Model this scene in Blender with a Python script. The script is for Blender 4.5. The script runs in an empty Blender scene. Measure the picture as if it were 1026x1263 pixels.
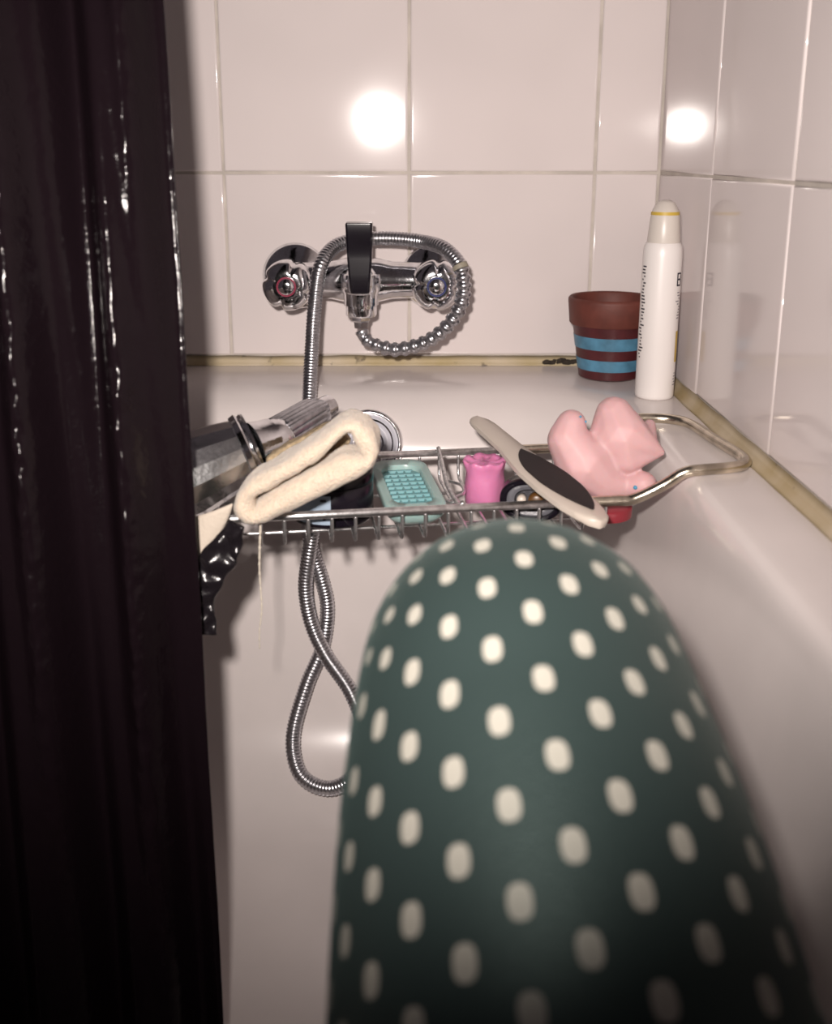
import bpy, bmesh, math, random
from mathutils import Vector, Matrix, noise

random.seed(7)
PI = math.pi
S = bpy.context.scene
COL = S.collection
ZC = 0.811            # height of the lens above the bathroom floor; shape heights below are given from the lens

# ------------------------------------------------------------------ camera
cam_d = bpy.data.cameras.new('camera')
cam = bpy.data.objects.new('camera', cam_d)
COL.objects.link(cam)
cam.location = (0, 0, ZC)
cam.rotation_euler = (math.radians(75), 0, 0)
cam_d.sensor_fit = 'HORIZONTAL'
cam_d.sensor_width = 36
cam_d.lens = 36 * 1260 / 1026
cam_d.shift_x = 0.00585
cam_d.shift_y = -0.10185
cam_d.clip_start = 0.01
cam_d.dof.use_dof = True
cam_d.dof.focus_distance = 0.92
cam_d.dof.aperture_fstop = 8.0
S.camera = cam

# ------------------------------------------------------------------ world, flash, exposure
w = bpy.data.worlds.new('world')
S.world = w
w.use_nodes = True
w.node_tree.nodes['Background'].inputs[0].default_value = (0.62, 0.50, 0.55, 1)
w.node_tree.nodes['Background'].inputs[1].default_value = 0.07

fl_d = bpy.data.lights.new('camera_flash', 'SPOT')
fl = bpy.data.objects.new('camera_flash', fl_d)
COL.objects.link(fl)
fl.location = (-0.042, 0.0, ZC + 0.062)
fl.rotation_euler = (math.radians(90 - 6), 0, 0)
fl_d.energy = 42
fl_d.color = (1.0, 0.90, 0.84)
fl_d.spot_size = math.radians(95)
fl_d.spot_blend = 1.0
fl_d.shadow_soft_size = 0.014

S.view_settings.view_transform = 'Standard'
S.view_settings.look = 'None'
S.view_settings.gamma = 1
S.view_settings.use_curve_mapping = False
S.view_settings.exposure = 0.0

# ------------------------------------------------------------------ materials
def nt(name):
    m = bpy.data.materials.new(name)
    m.use_nodes = True
    t = m.node_tree
    return m, t, t.nodes, t.links, t.nodes['Principled BSDF']

def mat(name, col, rough=0.5, metal=0.0, bump=0.0, bscale=80.0, var=0.0, vscale=20.0, spec=0.5, sheen=0.0,
        trans=0.0, sss=0.0, coat=0.0, detail=4.0):
    m, t, N, L, b = nt(name)
    b.inputs['Base Color'].default_value = (*col, 1)
    b.inputs['Roughness'].default_value = rough
    b.inputs['Metallic'].default_value = metal
    b.inputs['Specular IOR Level'].default_value = spec
    b.inputs['Sheen Weight'].default_value = sheen
    b.inputs['Transmission Weight'].default_value = trans
    b.inputs['Coat Weight'].default_value = coat
    if sss:
        b.inputs['Subsurface Weight'].default_value = sss
        b.inputs['Subsurface Scale'].default_value = 0.01
    tc = N.new('ShaderNodeTexCoord')
    if var:
        n = N.new('ShaderNodeTexNoise')
        n.inputs['Scale'].default_value = vscale
        n.inputs['Detail'].default_value = detail
        L.new(tc.outputs['Object'], n.inputs['Vector'])
        r = N.new('ShaderNodeValToRGB')
        r.color_ramp.elements[0].position = 0.3
        r.color_ramp.elements[1].position = 0.7
        r.color_ramp.elements[0].color = (*[c * (1 - var) for c in col], 1)
        r.color_ramp.elements[1].color = (*[min(1, c * (1 + var)) for c in col], 1)
        L.new(n.outputs['Fac'], r.inputs['Fac'])
        L.new(r.outputs['Color'], b.inputs['Base Color'])
    if bump:
        n = N.new('ShaderNodeTexNoise')
        n.inputs['Scale'].default_value = bscale
        n.inputs['Detail'].default_value = detail
        L.new(tc.outputs['Object'], n.inputs['Vector'])
        bp = N.new('ShaderNodeBump')
        bp.inputs['Strength'].default_value = bump
        bp.inputs['Distance'].default_value = 0.002
        L.new(n.outputs['Fac'], bp.inputs['Height'])
        L.new(bp.outputs['Normal'], b.inputs['Normal'])
    return m

M = {}
M['tile'] = mat('glazed_tile', (0.72, 0.655, 0.645), 0.085, spec=0.32, bump=0.05, bscale=14, var=0.03, vscale=9, detail=1.0)
M['grout'] = mat('grout', (0.56, 0.51, 0.46), 0.9, bump=0.4, bscale=300, var=0.15, vscale=30)
M['enamel'] = mat('tub_enamel', (0.73, 0.672, 0.655), 0.2, bump=0.05, bscale=12, var=0.035, vscale=11)
M['chrome'] = mat('chrome', (0.84, 0.84, 0.86), 0.1, metal=1.0, bump=0.08, bscale=220, var=0.15, vscale=120)
M['worn'] = mat('worn_chrome', (0.86, 0.85, 0.86), 0.2, metal=1.0, bump=0.12, bscale=160, var=0.1, vscale=90)
M['hosemetal'] = mat('hose_metal', (0.50, 0.50, 0.53), 0.3, metal=1.0, var=0.2, vscale=200)
M['coilgap'] = mat('hose_core', (0.30, 0.27, 0.21), 0.5)
M['wire'] = mat('wire_steel', (0.78, 0.77, 0.78), 0.36, metal=1.0, bump=0.1, bscale=400, var=0.3, vscale=160)
M['oldwire'] = mat('handle_steel', (0.60, 0.54, 0.44), 0.24, metal=1.0, bump=0.1, bscale=300, var=0.35, vscale=60)
M['black'] = mat('black_plastic', (0.008, 0.006, 0.010), 0.2, spec=0.3)
M['terra'] = mat('terracotta', (0.115, 0.028, 0.019), 0.6, bump=0.15, bscale=150, var=0.2, vscale=50)
M['terrab'] = mat('painted_red_brown', (0.070, 0.013, 0.016), 0.4, bump=0.1, bscale=150, var=0.2, vscale=60)
M['blueband'] = mat('blue_paint', (0.075, 0.21, 0.32), 0.45, bump=0.1, bscale=200, var=0.25, vscale=70)
M['white'] = mat('white_plastic', (0.78, 0.74, 0.72), 0.35)
M['greycap'] = mat('cap_plastic', (0.62, 0.57, 0.52), 0.35)
M['yellow'] = mat('yellow_print', (0.55, 0.38, 0.06), 0.5)
M['ink'] = mat('dark_ink', (0.025, 0.022, 0.035), 0.5)
M['inkgrey'] = mat('grey_ink', (0.22, 0.21, 0.23), 0.5)
M['towel'] = mat('cream_terry', (0.62, 0.52, 0.41), 0.95, bump=0.9, bscale=520, var=0.08, vscale=260, sheen=0.4, sss=0.1)
M['thread'] = mat('cream_thread', (0.55, 0.50, 0.42), 0.9)
M['cloth'] = mat('cream_cloth', (0.55, 0.48, 0.40), 0.8, bump=0.3, bscale=300, sheen=0.2)
M['tan'] = mat('tan_pumice', (0.34, 0.26, 0.16), 0.95, bump=1.0, bscale=380, var=0.35, vscale=330)
M['teal'] = mat('pale_teal_plastic', (0.31, 0.45, 0.43), 0.3, sss=0.15)
M['teald'] = mat('teal_plastic', (0.13, 0.31, 0.33), 0.4, sss=0.1)
M['pinkcap'] = mat('hot_pink_plastic', (0.60, 0.20, 0.38), 0.35, bump=0.3, bscale=90, sss=0.2)
M['pinktoy'] = mat('pink_rubber', (0.60, 0.37, 0.38), 0.55, sss=0.35, var=0.05, vscale=40, bump=0.05, bscale=200)
M['bluepaint'] = mat('blue_dot_paint', (0.07, 0.28, 0.45), 0.5)
M['red'] = mat('red_plastic', (0.22, 0.02, 0.03), 0.35)
M['rasp'] = mat('dark_abrasive', (0.013, 0.006, 0.007), 0.85, bump=0.6, bscale=900)
M['ivory'] = mat('ivory_plastic', (0.60, 0.53, 0.46), 0.35)
M['labelblue'] = mat('pale_blue_label', (0.30, 0.38, 0.47), 0.5, var=0.15, vscale=120)
M['greyring'] = mat('grey_rubber', (0.11, 0.11, 0.125), 0.35, bump=0.2, bscale=200)
M['amber'] = mat('amber_plastic', (0.10, 0.045, 0.012), 0.35)
M['redring'] = mat('red_ring', (0.30, 0.03, 0.07), 0.4)
M['bluering'] = mat('blue_ring', (0.03, 0.04, 0.16), 0.4)
M['wrapper'] = mat('black_wrapper', (0.010, 0.008, 0.010), 0.22, bump=0.7, bscale=70)
M['paleplate'] = mat('pale_overflow', (0.60, 0.60, 0.66), 0.2)
M['floor'] = mat('floor_lino', (0.16, 0.14, 0.13), 0.5, var=0.2, vscale=12)

def curtain_mat():
    m, t, N, L, b = nt('black_vinyl')
    b.inputs['Base Color'].default_value = (0.0065, 0.0038, 0.0052, 1)
    b.inputs['Roughness'].default_value = 0.13
    b.inputs['Specular IOR Level'].default_value = 0.13
    tc = N.new('ShaderNodeTexCoord')
    n = N.new('ShaderNodeTexNoise')
    n.inputs['Scale'].default_value = 110
    n.inputs['Detail'].default_value = 4
    n.inputs['Distortion'].default_value = 0.6
    L.new(tc.outputs['Object'], n.inputs['Vector'])
    bp = N.new('ShaderNodeBump')
    bp.inputs['Strength'].default_value = 0.14
    bp.inputs['Distance'].default_value = 0.004
    L.new(n.outputs['Fac'], bp.inputs['Height'])
    L.new(bp.outputs['Normal'], b.inputs['Normal'])
    return m
M['curtain'] = curtain_mat()

def caulk_mat(name, pale, dark):
    # aged silicone: yellowed, with mould specks of their own shape
    m, t, N, L, b = nt(name)
    b.inputs['Roughness'].default_value = 0.45
    tc = N.new('ShaderNodeTexCoord')
    n1 = N.new('ShaderNodeTexNoise'); n1.inputs['Scale'].default_value = 18; n1.inputs['Detail'].default_value = 3
    n2 = N.new('ShaderNodeTexNoise'); n2.inputs['Scale'].default_value = 55; n2.inputs['Detail'].default_value = 6
    L.new(tc.outputs['Object'], n1.inputs['Vector']); L.new(tc.outputs['Object'], n2.inputs['Vector'])
    r1 = N.new('ShaderNodeValToRGB')
    r1.color_ramp.elements[0].position = 0.3; r1.color_ramp.elements[0].color = (*pale, 1)
    r1.color_ramp.elements[1].position = 0.75; r1.color_ramp.elements[1].color = (*dark, 1)
    r2 = N.new('ShaderNodeValToRGB')
    r2.color_ramp.elements[0].position = 0.62; r2.color_ramp.elements[0].color = (0, 0, 0, 1)
    r2.color_ramp.elements[1].position = 0.70; r2.color_ramp.elements[1].color = (1, 1, 1, 1)
    mx = N.new('ShaderNodeMixRGB')
    mx.inputs[2].default_value = (0.07, 0.05, 0.035, 1)
    L.new(n1.outputs['Fac'], r1.inputs['Fac']); L.new(n2.outputs['Fac'], r2.inputs['Fac'])
    L.new(r2.outputs['Color'], mx.inputs[0]); L.new(r1.outputs['Color'], mx.inputs[1])
    L.new(mx.outputs[0], b.inputs['Base Color'])
    return m
M['caulk'] = caulk_mat('aged_silicone', (0.55, 0.46, 0.33), (0.34, 0.25, 0.10))
M['caulk2'] = caulk_mat('yellowed_silicone', (0.62, 0.53, 0.40), (0.44, 0.35, 0.18))
M['mould'] = mat('black_mould', (0.035, 0.026, 0.018), 0.9, bump=0.8, bscale=300, var=0.5, vscale=200)

NCOL = 14.0
DOT_U, DOT_V = 0.03, 0.25
PADSIDE = -1
PITCH = 0.0285
def dots_mat():
    # printed spots: a staggered lattice in the fabric's own coordinates (u around the leg, v along it in metres)
    m, t, N, L, b = nt('spotted_fabric')
    b.inputs['Roughness'].default_value = 0.5
    b.inputs['Specular IOR Level'].default_value = 0.55
    b.inputs['Specular Tint'].default_value = (0.60, 0.82, 0.77, 1)
    b.inputs['Sheen Weight'].default_value = 0.04
    b.inputs['Sheen Roughness'].default_value = 0.5
    b.inputs['Sheen Tint'].default_value = (0.55, 0.85, 0.8, 1)
    uv = N.new('ShaderNodeUVMap'); uv.uv_map = 'UVMap'
    sp = N.new('ShaderNodeSeparateXYZ'); L.new(uv.outputs[0], sp.inputs[0])
    def math_n(op, a, c=None):
        n = N.new('ShaderNodeMath'); n.operation = op
        for i, x in enumerate((a, c)):
            if x is None: continue
            if isinstance(x, (int, float)): n.inputs[i].default_value = x
            else: L.new(x, n.inputs[i])
        return n.outputs[0]
    U = math_n('ADD', math_n('MULTIPLY', sp.outputs[0], NCOL), DOT_U)
    V = math_n('ADD', math_n('DIVIDE', sp.outputs[1], PITCH), DOT_V)
    def cell(off):
        fu = math_n('SUBTRACT', math_n('FRACT', math_n('ADD', U, off)), 0.5)
        fv = math_n('SUBTRACT', math_n('FRACT', math_n('ADD', V, off)), 0.5)
        a = math_n('POWER', math_n('ABSOLUTE', math_n('DIVIDE', fu, 0.110)), 2.6)
        c = math_n('POWER', math_n('ABSOLUTE', math_n('DIVIDE', fv, 0.188)), 2.6)
        return math_n('ADD', a, c)
    d = math_n('MINIMUM', cell(0.0), cell(0.5))
    r = N.new('ShaderNodeValToRGB')
    r.color_ramp.elements[0].position = 0.85; r.color_ramp.elements[0].color = (1, 1, 1, 1)
    r.color_ramp.elements[1].position = 1.0; r.color_ramp.elements[1].color = (0, 0, 0, 1)
    L.new(d, r.inputs['Fac'])
    mx = N.new('ShaderNodeMixRGB')
    mx.inputs[1].default_value = (0.0200, 0.0315, 0.0305, 1)
    mx.inputs[2].default_value = (0.36, 0.345, 0.30, 1)
    L.new(r.outputs['Color'], mx.inputs[0]); L.new(mx.outputs[0], b.inputs['Base Color'])
    tc = N.new('ShaderNodeTexCoord')
    n = N.new('ShaderNodeTexNoise'); n.inputs['Scale'].default_value = 900
    L.new(tc.outputs['Object'], n.inputs['Vector'])
    bp = N.new('ShaderNodeBump'); bp.inputs['Strength'].default_value = 0.3; bp.inputs['Distance'].default_value = 0.001
    L.new(n.outputs['Fac'], bp.inputs['Height']); L.new(bp.outputs['Normal'], b.inputs['Normal'])
    return m
M['dots'] = dots_mat()

# ------------------------------------------------------------------ helpers
def V3(p): return Vector((p[0], p[1], p[2]))

def tag(o, label=None, cat=None, group=None, kind=None):
    if label: o['label'] = label
    if cat: o['category'] = cat
    if group: o['group'] = group
    if kind: o['kind'] = kind
    return o

def thing(name, label, cat, base, group=None):
    o = bpy.data.objects.new(name, None)
    COL.objects.link(o)
    o.empty_display_size = 0.02
    o.location = (base[0], base[1], base[2] + ZC)
    return tag(o, label, cat, group)

def wloc(o):
    v = o.location.copy()
    while o.parent:
        o = o.parent
        v += o.location
    return v

def obj(name, bm, material, parent=None, smooth=True, base=None, angle=None):
    """bm holds lens-relative coordinates; its origin is moved to base (or the parent's origin)."""
    me = bpy.data.meshes.new(name)
    bmesh.ops.recalc_face_normals(bm, faces=bm.faces)
    if angle is not None:
        for e in bm.edges:
            if len(e.link_faces) == 2 and e.calc_face_angle(0) > math.radians(angle):
                e.smooth = False
    if parent is not None:
        org = wloc(parent)
    elif base is not None:
        org = Vector((base[0], base[1], base[2] + ZC))
    else:
        org = Vector((0, 0, ZC))
    bmesh.ops.translate(bm, verts=bm.verts, vec=Vector((0, 0, ZC)) - org)
    for f in bm.faces: f.smooth = smooth
    bm.to_mesh(me)
    bm.free()
    me.materials.append(material)
    o = bpy.data.objects.new(name, me)
    COL.objects.link(o)
    if parent is not None: o.parent = parent
    else: o.location = org
    return o

def add_box(bm, lo, hi, bevel=0.0, seg=2):
    lo, hi = V3(lo), V3(hi)
    r = bmesh.ops.create_cube(bm, size=1)
    vs = r['verts']
    for v in vs:
        v.co = Vector([(lo[i] + hi[i]) / 2 + v.co[i] * (hi[i] - lo[i]) for i in range(3)])
    if bevel:
        es = list({e for v in vs for e in v.link_edges})
        bmesh.ops.bevel(bm, geom=es, offset=bevel, segments=seg, affect='EDGES', profile=0.5)

def box(lo, hi, bevel=0.0, seg=2):
    bm = bmesh.new(); add_box(bm, lo, hi, bevel, seg); return bm

def frame_of(axis):
    a = axis.normalized()
    h = Vector((0, 0, 1)) if abs(a.z) < 0.9 else Vector((1, 0, 0))
    x = h.cross(a).normalized()
    return x, a.cross(x).normalized(), a

def add_loft(bm, rings, closed=True, cap=(True, True)):
    rv = [[bm.verts.new(p) for p in r] for r in rings]
    n = len(rv[0])
    for a, b in zip(rv, rv[1:]):
        for i in range(n if closed else n - 1):
            j = (i + 1) % n
            bm.faces.new((a[i], a[j], b[j], b[i]))
    if cap[0]: bm.faces.new(list(reversed(rv[0])))
    if cap[1]: bm.faces.new(rv[-1])
    return rv

def add_lathe(bm, base, axis, prof, seg=40, cap=(True, True), shape=None):
    """prof: (distance along axis, radius); shape(angle, s) scales the radius."""
    x, y, a = frame_of(V3(axis))
    b = V3(base)
    rings = []
    for s, r in prof:
        ring = []
        for i in range(seg):
            t = 2 * PI * i / seg
            k = shape(t, s) if shape else 1
            ring.append(b + a * s + (x * math.cos(t) + y * math.sin(t)) * max(r, 1e-5) * k)
        rings.append(ring)
    add_loft(bm, rings, True, cap)

def lathe(base, axis, prof, seg=40, cap=(True, True), shape=None):
    bm = bmesh.new(); add_lathe(bm, base, axis, prof, seg, cap, shape); return bm

def spline(pts, step):
    """Catmull-Rom through pts, resampled to about `step`."""
    P = [V3(p) for p in pts]
    P = [P[0] * 2 - P[1]] + P + [P[-1] * 2 - P[-2]]
    dense = []
    for i in range(1, len(P) - 2):
        p0, p1, p2, p3 = P[i - 1:i + 3]
        for k in range(24):
            t = k / 24
            dense.append(0.5 * ((2 * p1) + (p2 - p0) * t + (2 * p0 - 5 * p1 + 4 * p2 - p3) * t * t + (3 * p1 - p0 - 3 * p2 + p3) * t ** 3))
    dense.append(P[-2])
    out, acc = [dense[0]], 0.0
    for a, b in zip(dense, dense[1:]):
        seg = (b - a).length
        d = step - acc
        while d <= seg and seg > 0:
            out.append(a.lerp(b, d / seg)); d += step
        acc = (acc + seg) % step if seg else acc
    out.append(dense[-1])
    if (out[-1] - out[-2]).length < step * 0.3: out.pop(-2)
    return out

def frames(pts, up=None):
    T = []
    for i in range(len(pts)):
        a = pts[max(0, i - 1)]; b = pts[min(len(pts) - 1, i + 1)]
        T.append((b - a).normalized())
    x, y, _ = frame_of(T[0])
    if up is not None:
        y = (V3(up) - T[0] * V3(up).dot(T[0])).normalized(); x = y.cross(T[0]).normalized()
    fr = []
    for t in T:
        x = (x - t * x.dot(t)).normalized()
        y = t.cross(x).normalized()
        fr.append((x.copy(), y.copy(), t))
    return fr

def add_tube(bm, pts, rad, seg=10, cap=(True, True), up=None):
    fr = frames(pts, up)
    rings = []
    for i, (p, (x, y, t)) in enumerate(zip(pts, fr)):
        r = rad(i) if callable(rad) else rad
        ring = []
        for k in range(seg):
            a = 2 * PI * k / seg
            rx, ry = r if isinstance(r, tuple) else (r, r)
            ring.append(p + x * math.cos(a) * rx + y * math.sin(a) * ry)
        rings.append(ring)
    add_loft(bm, rings, True, cap)

def tube(pts, rad, seg=10, step=None, cap=(True, True), up=None):
    bm = bmesh.new()
    P = spline(pts, step) if step else [V3(p) for p in pts]
    add_tube(bm, P, rad, seg, cap, up); return bm

# ------------------------------------------------------------------ the setting
WY, WX = 1.134, 0.267         # tiled faces of the end wall and of the right-hand wall
RIM = -0.231

wall_back = tag(obj('wall_back', box((-1.3, WY + 0.0018, -ZC), (WX + 0.12, WY + 0.12, 1.2)), M['grout'], smooth=False), kind='structure')
wall_right = tag(obj('wall_right', box((WX + 0.0018, -0.75, -ZC), (WX + 0.12, WY + 0.0018, 1.2)), M['grout'], smooth=False), kind='structure')
floor = tag(obj('floor', box((-1.3, -0.75, -ZC - 0.05), (WX + 0.0018, WY + 0.0018, -ZC)), M['floor'], smooth=False), kind='structure')

def tile_mesh(wd, ht):
    """A glazed tile centred on x, z with its face at y = 0, pillowed edges."""
    bm = bmesh.new()
    rings = []
    for inset, y in ((0, 0.006), (0, 0.0009), (0.0005, 0.0003), (0.0013, 0.00005), (0.0024, 0.0)):
        hw, hh = wd / 2 - inset, ht / 2 - inset
        rings.append([Vector((-hw, y, -hh)), Vector((hw, y, -hh)), Vector((hw, y, hh)), Vector((-hw, y, hh))])
    add_loft(bm, rings)
    me = bpy.data.meshes.new('tile')
    bmesh.ops.recalc_face_normals(bm, faces=bm.faces)
    for f in bm.faces: f.smooth = len(f.verts) == 4 and f.calc_area() < 0.003
    bm.to_mesh(me); bm.free()
    me.materials.append(M['tile'])
    return me

GAP = 0.0032
full = tile_mesh(0.2 - GAP, 0.2 - GAP)
cut = tile_mesh(WX - 0.198 - GAP, 0.2 - GAP)
rows = [-0.12 + 0.2 * k for k in range(0, 7)]
def put_tile(me, parent, loc, rz, yaw=None):
    o = bpy.data.objects.new('tile', me)
    COL.objects.link(o)
    o.parent = parent
    p = Vector((loc[0], loc[1], loc[2] + ZC)) - wloc(parent)
    o.location = p
    o.rotation_euler = (math.radians(random.uniform(-0.25, 0.25)), math.radians(random.uniform(-0.1, 0.1)), rz + math.radians(random.uniform(-0.25, 0.25) if yaw is None else yaw))
for z in rows:
    for k in range(-6, 1):
        put_tile(full, wall_back, (0.098 + 0.2 * k, WY, z), 0, 0.62 if (k in (-1, 0) and 0 < z < 0.2) else None)   # two tiles sit a little askew
    put_tile(cut, wall_back, ((0.198 + WX) / 2, WY, z), 0)
    for k in range(0, 9):
        put_tile(full, wall_right, (WX, WY - 0.1 - 0.2 * k, z), -PI / 2)

# sealant beads in the joints
def bead(p0, p1, out, h, d):
    """A concave bead from p0 to p1 along the foot of the wall; out points into the room."""
    P0, P1, o = V3(p0), V3(p1), V3(out)
    n = max(2, int((P1 - P0).length / 0.008))
    rings = []
    for i in range(n + 1):
        p = P0.lerp(P1, i / n)
        k = 1 + 0.12 * noise.noise(Vector((p.x * 22, p.y * 22, 3)))
        hh, dd = h * k, d * k
        up = Vector((0, 0, 1))
        rings.append([p, p + up * hh, p + up * hh * 0.45 + o * dd * 0.3, p + up * hh * 0.12 + o * dd * 0.65, p + o * dd])
    bm = bmesh.new(); add_loft(bm, rings); return bm
tag(obj('trim_1', bead((-0.48, WY, RIM + 0.0004), (WX - 0.001, WY, RIM + 0.0004), (0, -1, 0), 0.0105, 0.006), M['caulk2']), kind='structure')
t2 = tag(obj('trim_2', bead((WX, -0.5, RIM + 0.0004), (WX, WY - 0.001, RIM + 0.0004), (-1, 0, 0), 0.012, 0.0085), M['caulk']), kind='structure')
bm = bmesh.new()
for i in range(16):
    x = 0.150 + 0.046 * random.random()
    r = random.uniform(0.0016, 0.0042)
    bmesh.ops.create_icosphere(bm, subdivisions=2, radius=1, matrix=Matrix.Translation((x, WY - 0.0045, RIM + 0.0045 + random.uniform(-0.0015, 0.003))) @ Matrix.Diagonal((r * 1.7, r * 0.6, r * 0.8, 1)))
for v in bm.verts: v.co += Vector((0, 0, 0.0012 * noise.noise(v.co * 400)))
tm = tag(obj('trim_3', bm, M['mould']), kind='structure')

# ------------------------------------------------------------------ bathtub
X0, X1, Y0, Y1 = -0.425, 0.215, -0.42, 1.045
def rrect(x0, x1, y0, y1, r, z, na=14, ns=14):
    r = min(r, (x1 - x0) / 2 - 1e-3, (y1 - y0) / 2 - 1e-3)
    cs = [(x1 - r, y1 - r, 0), (x0 + r, y1 - r, PI / 2), (x0 + r, y0 + r, PI), (x1 - r, y0 + r, 1.5 * PI)]
    pts = []
    for i, (cx, cy, a0) in enumerate(cs):
        arc = [Vector((cx + r * math.cos(a0 + PI / 2 * k / na), cy + r * math.sin(a0 + PI / 2 * k / na), z)) for k in range(na + 1)]
        pts += arc
        nx, ny, b0 = cs[(i + 1) % 4]
        q = Vector((nx + r * math.cos(b0), ny + r * math.sin(b0), z))
        for k in range(1, ns): pts.append(arc[-1].lerp(q, k / ns))
    return pts
# (depth below lens, inset of the sides, inset of the tap end, inset of the back end, corner radius)
prof = [(-0.231, 0, 0, 0, 0.11), (-0.2325, 0.006, 0.012, 0.012, 0.112), (-0.238, 0.0115, 0.028, 0.03, 0.115), (-0.250, 0.0155, 0.046, 0.05, 0.118),
        (-0.268, 0.0185, 0.060, 0.07, 0.12), (-0.300, 0.0225, 0.072, 0.10, 0.12), (-0.38, 0.031, 0.084, 0.15, 0.12), (-0.46, 0.040, 0.096, 0.19, 0.12),
        (-0.54, 0.052, 0.116, 0.23, 0.12), (-0.585, 0.066, 0.142, 0.26, 0.12), (-0.615, 0.088, 0.178, 0.29, 0.12), (-0.632, 0.118, 0.22, 0.33, 0.11), (-0.640, 0.165, 0.29, 0.39, 0.10)]
fine = []
for i in range(len(prof) - 1):
    p0, p1, p2, p3 = prof[max(0, i - 1)], prof[i], prof[i + 1], prof[min(len(prof) - 1, i + 2)]
    for k in range(4):
        t = k / 4
        fine.append(tuple(0.5 * (2 * b + (c - a) * t + (2 * a - 5 * b + 4 * c - d) * t * t + (3 * b - a - 3 * c + d) * t ** 3) for a, b, c, d in zip(p0, p1, p2, p3)))
fine.append(prof[-1])
OX0, OX1, OY0, OY1 = -0.483, WX - 0.0006, -0.52, WY - 0.0006
rings = [rrect(OX0 + 0.02, OX1, OY0, OY1, 0.004, -ZC), rrect(OX0 + 0.012, OX1, OY0, OY1, 0.004, -0.30), rrect(OX0 + 0.012, OX1, OY0, OY1, 0.004, -0.27), rrect(OX0, OX1, OY0, OY1, 0.006, -0.26),
         rrect(OX0, OX1, OY0, OY1, 0.006, RIM - 0.006), rrect(OX0 + 0.002, OX1 - 0.0005, OY0 + 0.002, OY1 - 0.0005, 0.006, RIM - 0.0015), rrect(OX0 + 0.006, OX1 - 0.001, OY0 + 0.006, OY1 - 0.001, 0.006, RIM),
         rrect(X0 - 0.012, X1 + 0.012, Y0 - 0.012, Y1 + 0.012, 0.105, RIM)]
for z, ds, dt, db, r in fine:
    rings.append(rrect(X0 + ds, X1 - ds, Y0 + db, Y1 - dt, r, z))
zf = prof[-1][0]
rings.append(rrect(X0 + 0.24, X1 - 0.24, Y0 + 0.5, Y1 - 0.4, 0.04, zf - 0.001))
tub = thing('bathtub', 'white enamel bathtub with rounded rim along the tiled walls', 'bathtub', (-0.08, 0.3, -ZC))
bm = bmesh.new(); add_loft(bm, rings)
obj('tub_shell', bm, M['enamel'], tub, angle=50)

# overflow cover on the tap end, lying on the sloping enamel
oc = V3((-0.0425, 0.9770, -0.2785)); on = V3((0, -1, 0.38)).normalized()
ov = obj('overflow_cover', lathe(oc - on * 0.014, on, [(0, 0.030), (0.006, 0.034), (0.0125, 0.0345), (0.0155, 0.0335), (0.0168, 0.0315), (0.0165, 0.0298), (0.014, 0.0288)], 64), M['chrome'], tub)
bm = bmesh.new()
pr = []
for i in range(61):
    r = 0.0289 * (1 - i / 60)
    pr.append((0.0150 + 0.0012 * math.cos(r / 0.0289 * 2 * PI * 3), r))
add_lathe(bm, oc - on * 0.014, on, [(0.010, 0.0289)] + pr, 64)
obj('overflow_disc', bm, M['paleplate'], ov)
obj('overflow_screw', lathe(oc - on * 0.014, on, [(0.012, 0.004), (0.0172, 0.004), (0.018, 0.003)], 20), M['chrome'], ov)

# ------------------------------------------------------------------ bath mixer tap on the end wall
mixer = thing('bath_mixer_tap', 'chrome two-handle bath mixer tap on the white tiled wall', 'tap', (-0.05, WY, -0.131))
KZ = -0.131
for kx in (-0.127, 0.026):
    obj('escutcheon', lathe((kx, WY, KZ), (0, -1, 0), [(0.0002, 0.0362), (0.0015, 0.0368), (0.0045, 0.0345), (0.0095, 0.0275), (0.0135, 0.0200), (0.0160, 0.0138)], 56), M['chrome'], mixer)
bm = bmesh.new()
add_lathe(bm, (-0.140, 1.082, KZ + 0.002), (1, 0, 0), [(0, 0.012), (0.002, 0.0165), (0.010, 0.019), (0.030, 0.0185), (0.055, 0.0195), (0.070, 0.023), (0.105, 0.023), (0.120, 0.0195), (0.148, 0.0185), (0.168, 0.019), (0.176, 0.0165), (0.178, 0.012)], 40)
obj('body', bm, M['chrome'], mixer)
for kx in (-0.127, 0.026):
    obj('union_pipe', lathe((kx, WY - 0.012, KZ), (0, -1, 0), [(0, 0.0135), (0.03, 0.0135)], 32), M['chrome'], mixer)
for kx, ring, tilt in ((-0.127, 'redring', 0.35), (0.026, 'bluering', 0.1)):
    def lob(t, s, tilt=tilt):
        # four finger notches in the wheel
        if s < 0.004: return 1.0
        d = min(abs((t + tilt - q * PI / 2 + PI) % (2 * PI) - PI) for q in range(4))
        return 1 - 0.16 * math.exp(-(d / 0.14) ** 2)
    hk = obj('handle_wheel', lathe((kx, 1.072, KZ), (0, -1, 0), [(0, 0.017), (0.003, 0.0225), (0.006, 0.0265), (0.020, 0.0262), (0.026, 0.0245), (0.030, 0.020), (0.032, 0.0135), (0.0318, 0.010)], 96, shape=lob), M['chrome'], mixer, angle=60)
    obj('marker_ring', lathe((kx, 1.0395, KZ), (0, -1, 0), [(-0.002, 0.0100), (0.0008, 0.0100), (0.0012, 0.0095), (0.0008, 0.0090), (-0.002, 0.0090)], 40), M[ring], hk)
    obj('button', lathe((kx, 1.0395, KZ), (0, -1, 0), [(-0.002, 0.0090), (0.001, 0.0088), (0.0026, 0.0066), (0.0034, 0.003)], 32), M['chrome'], hk)
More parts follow.
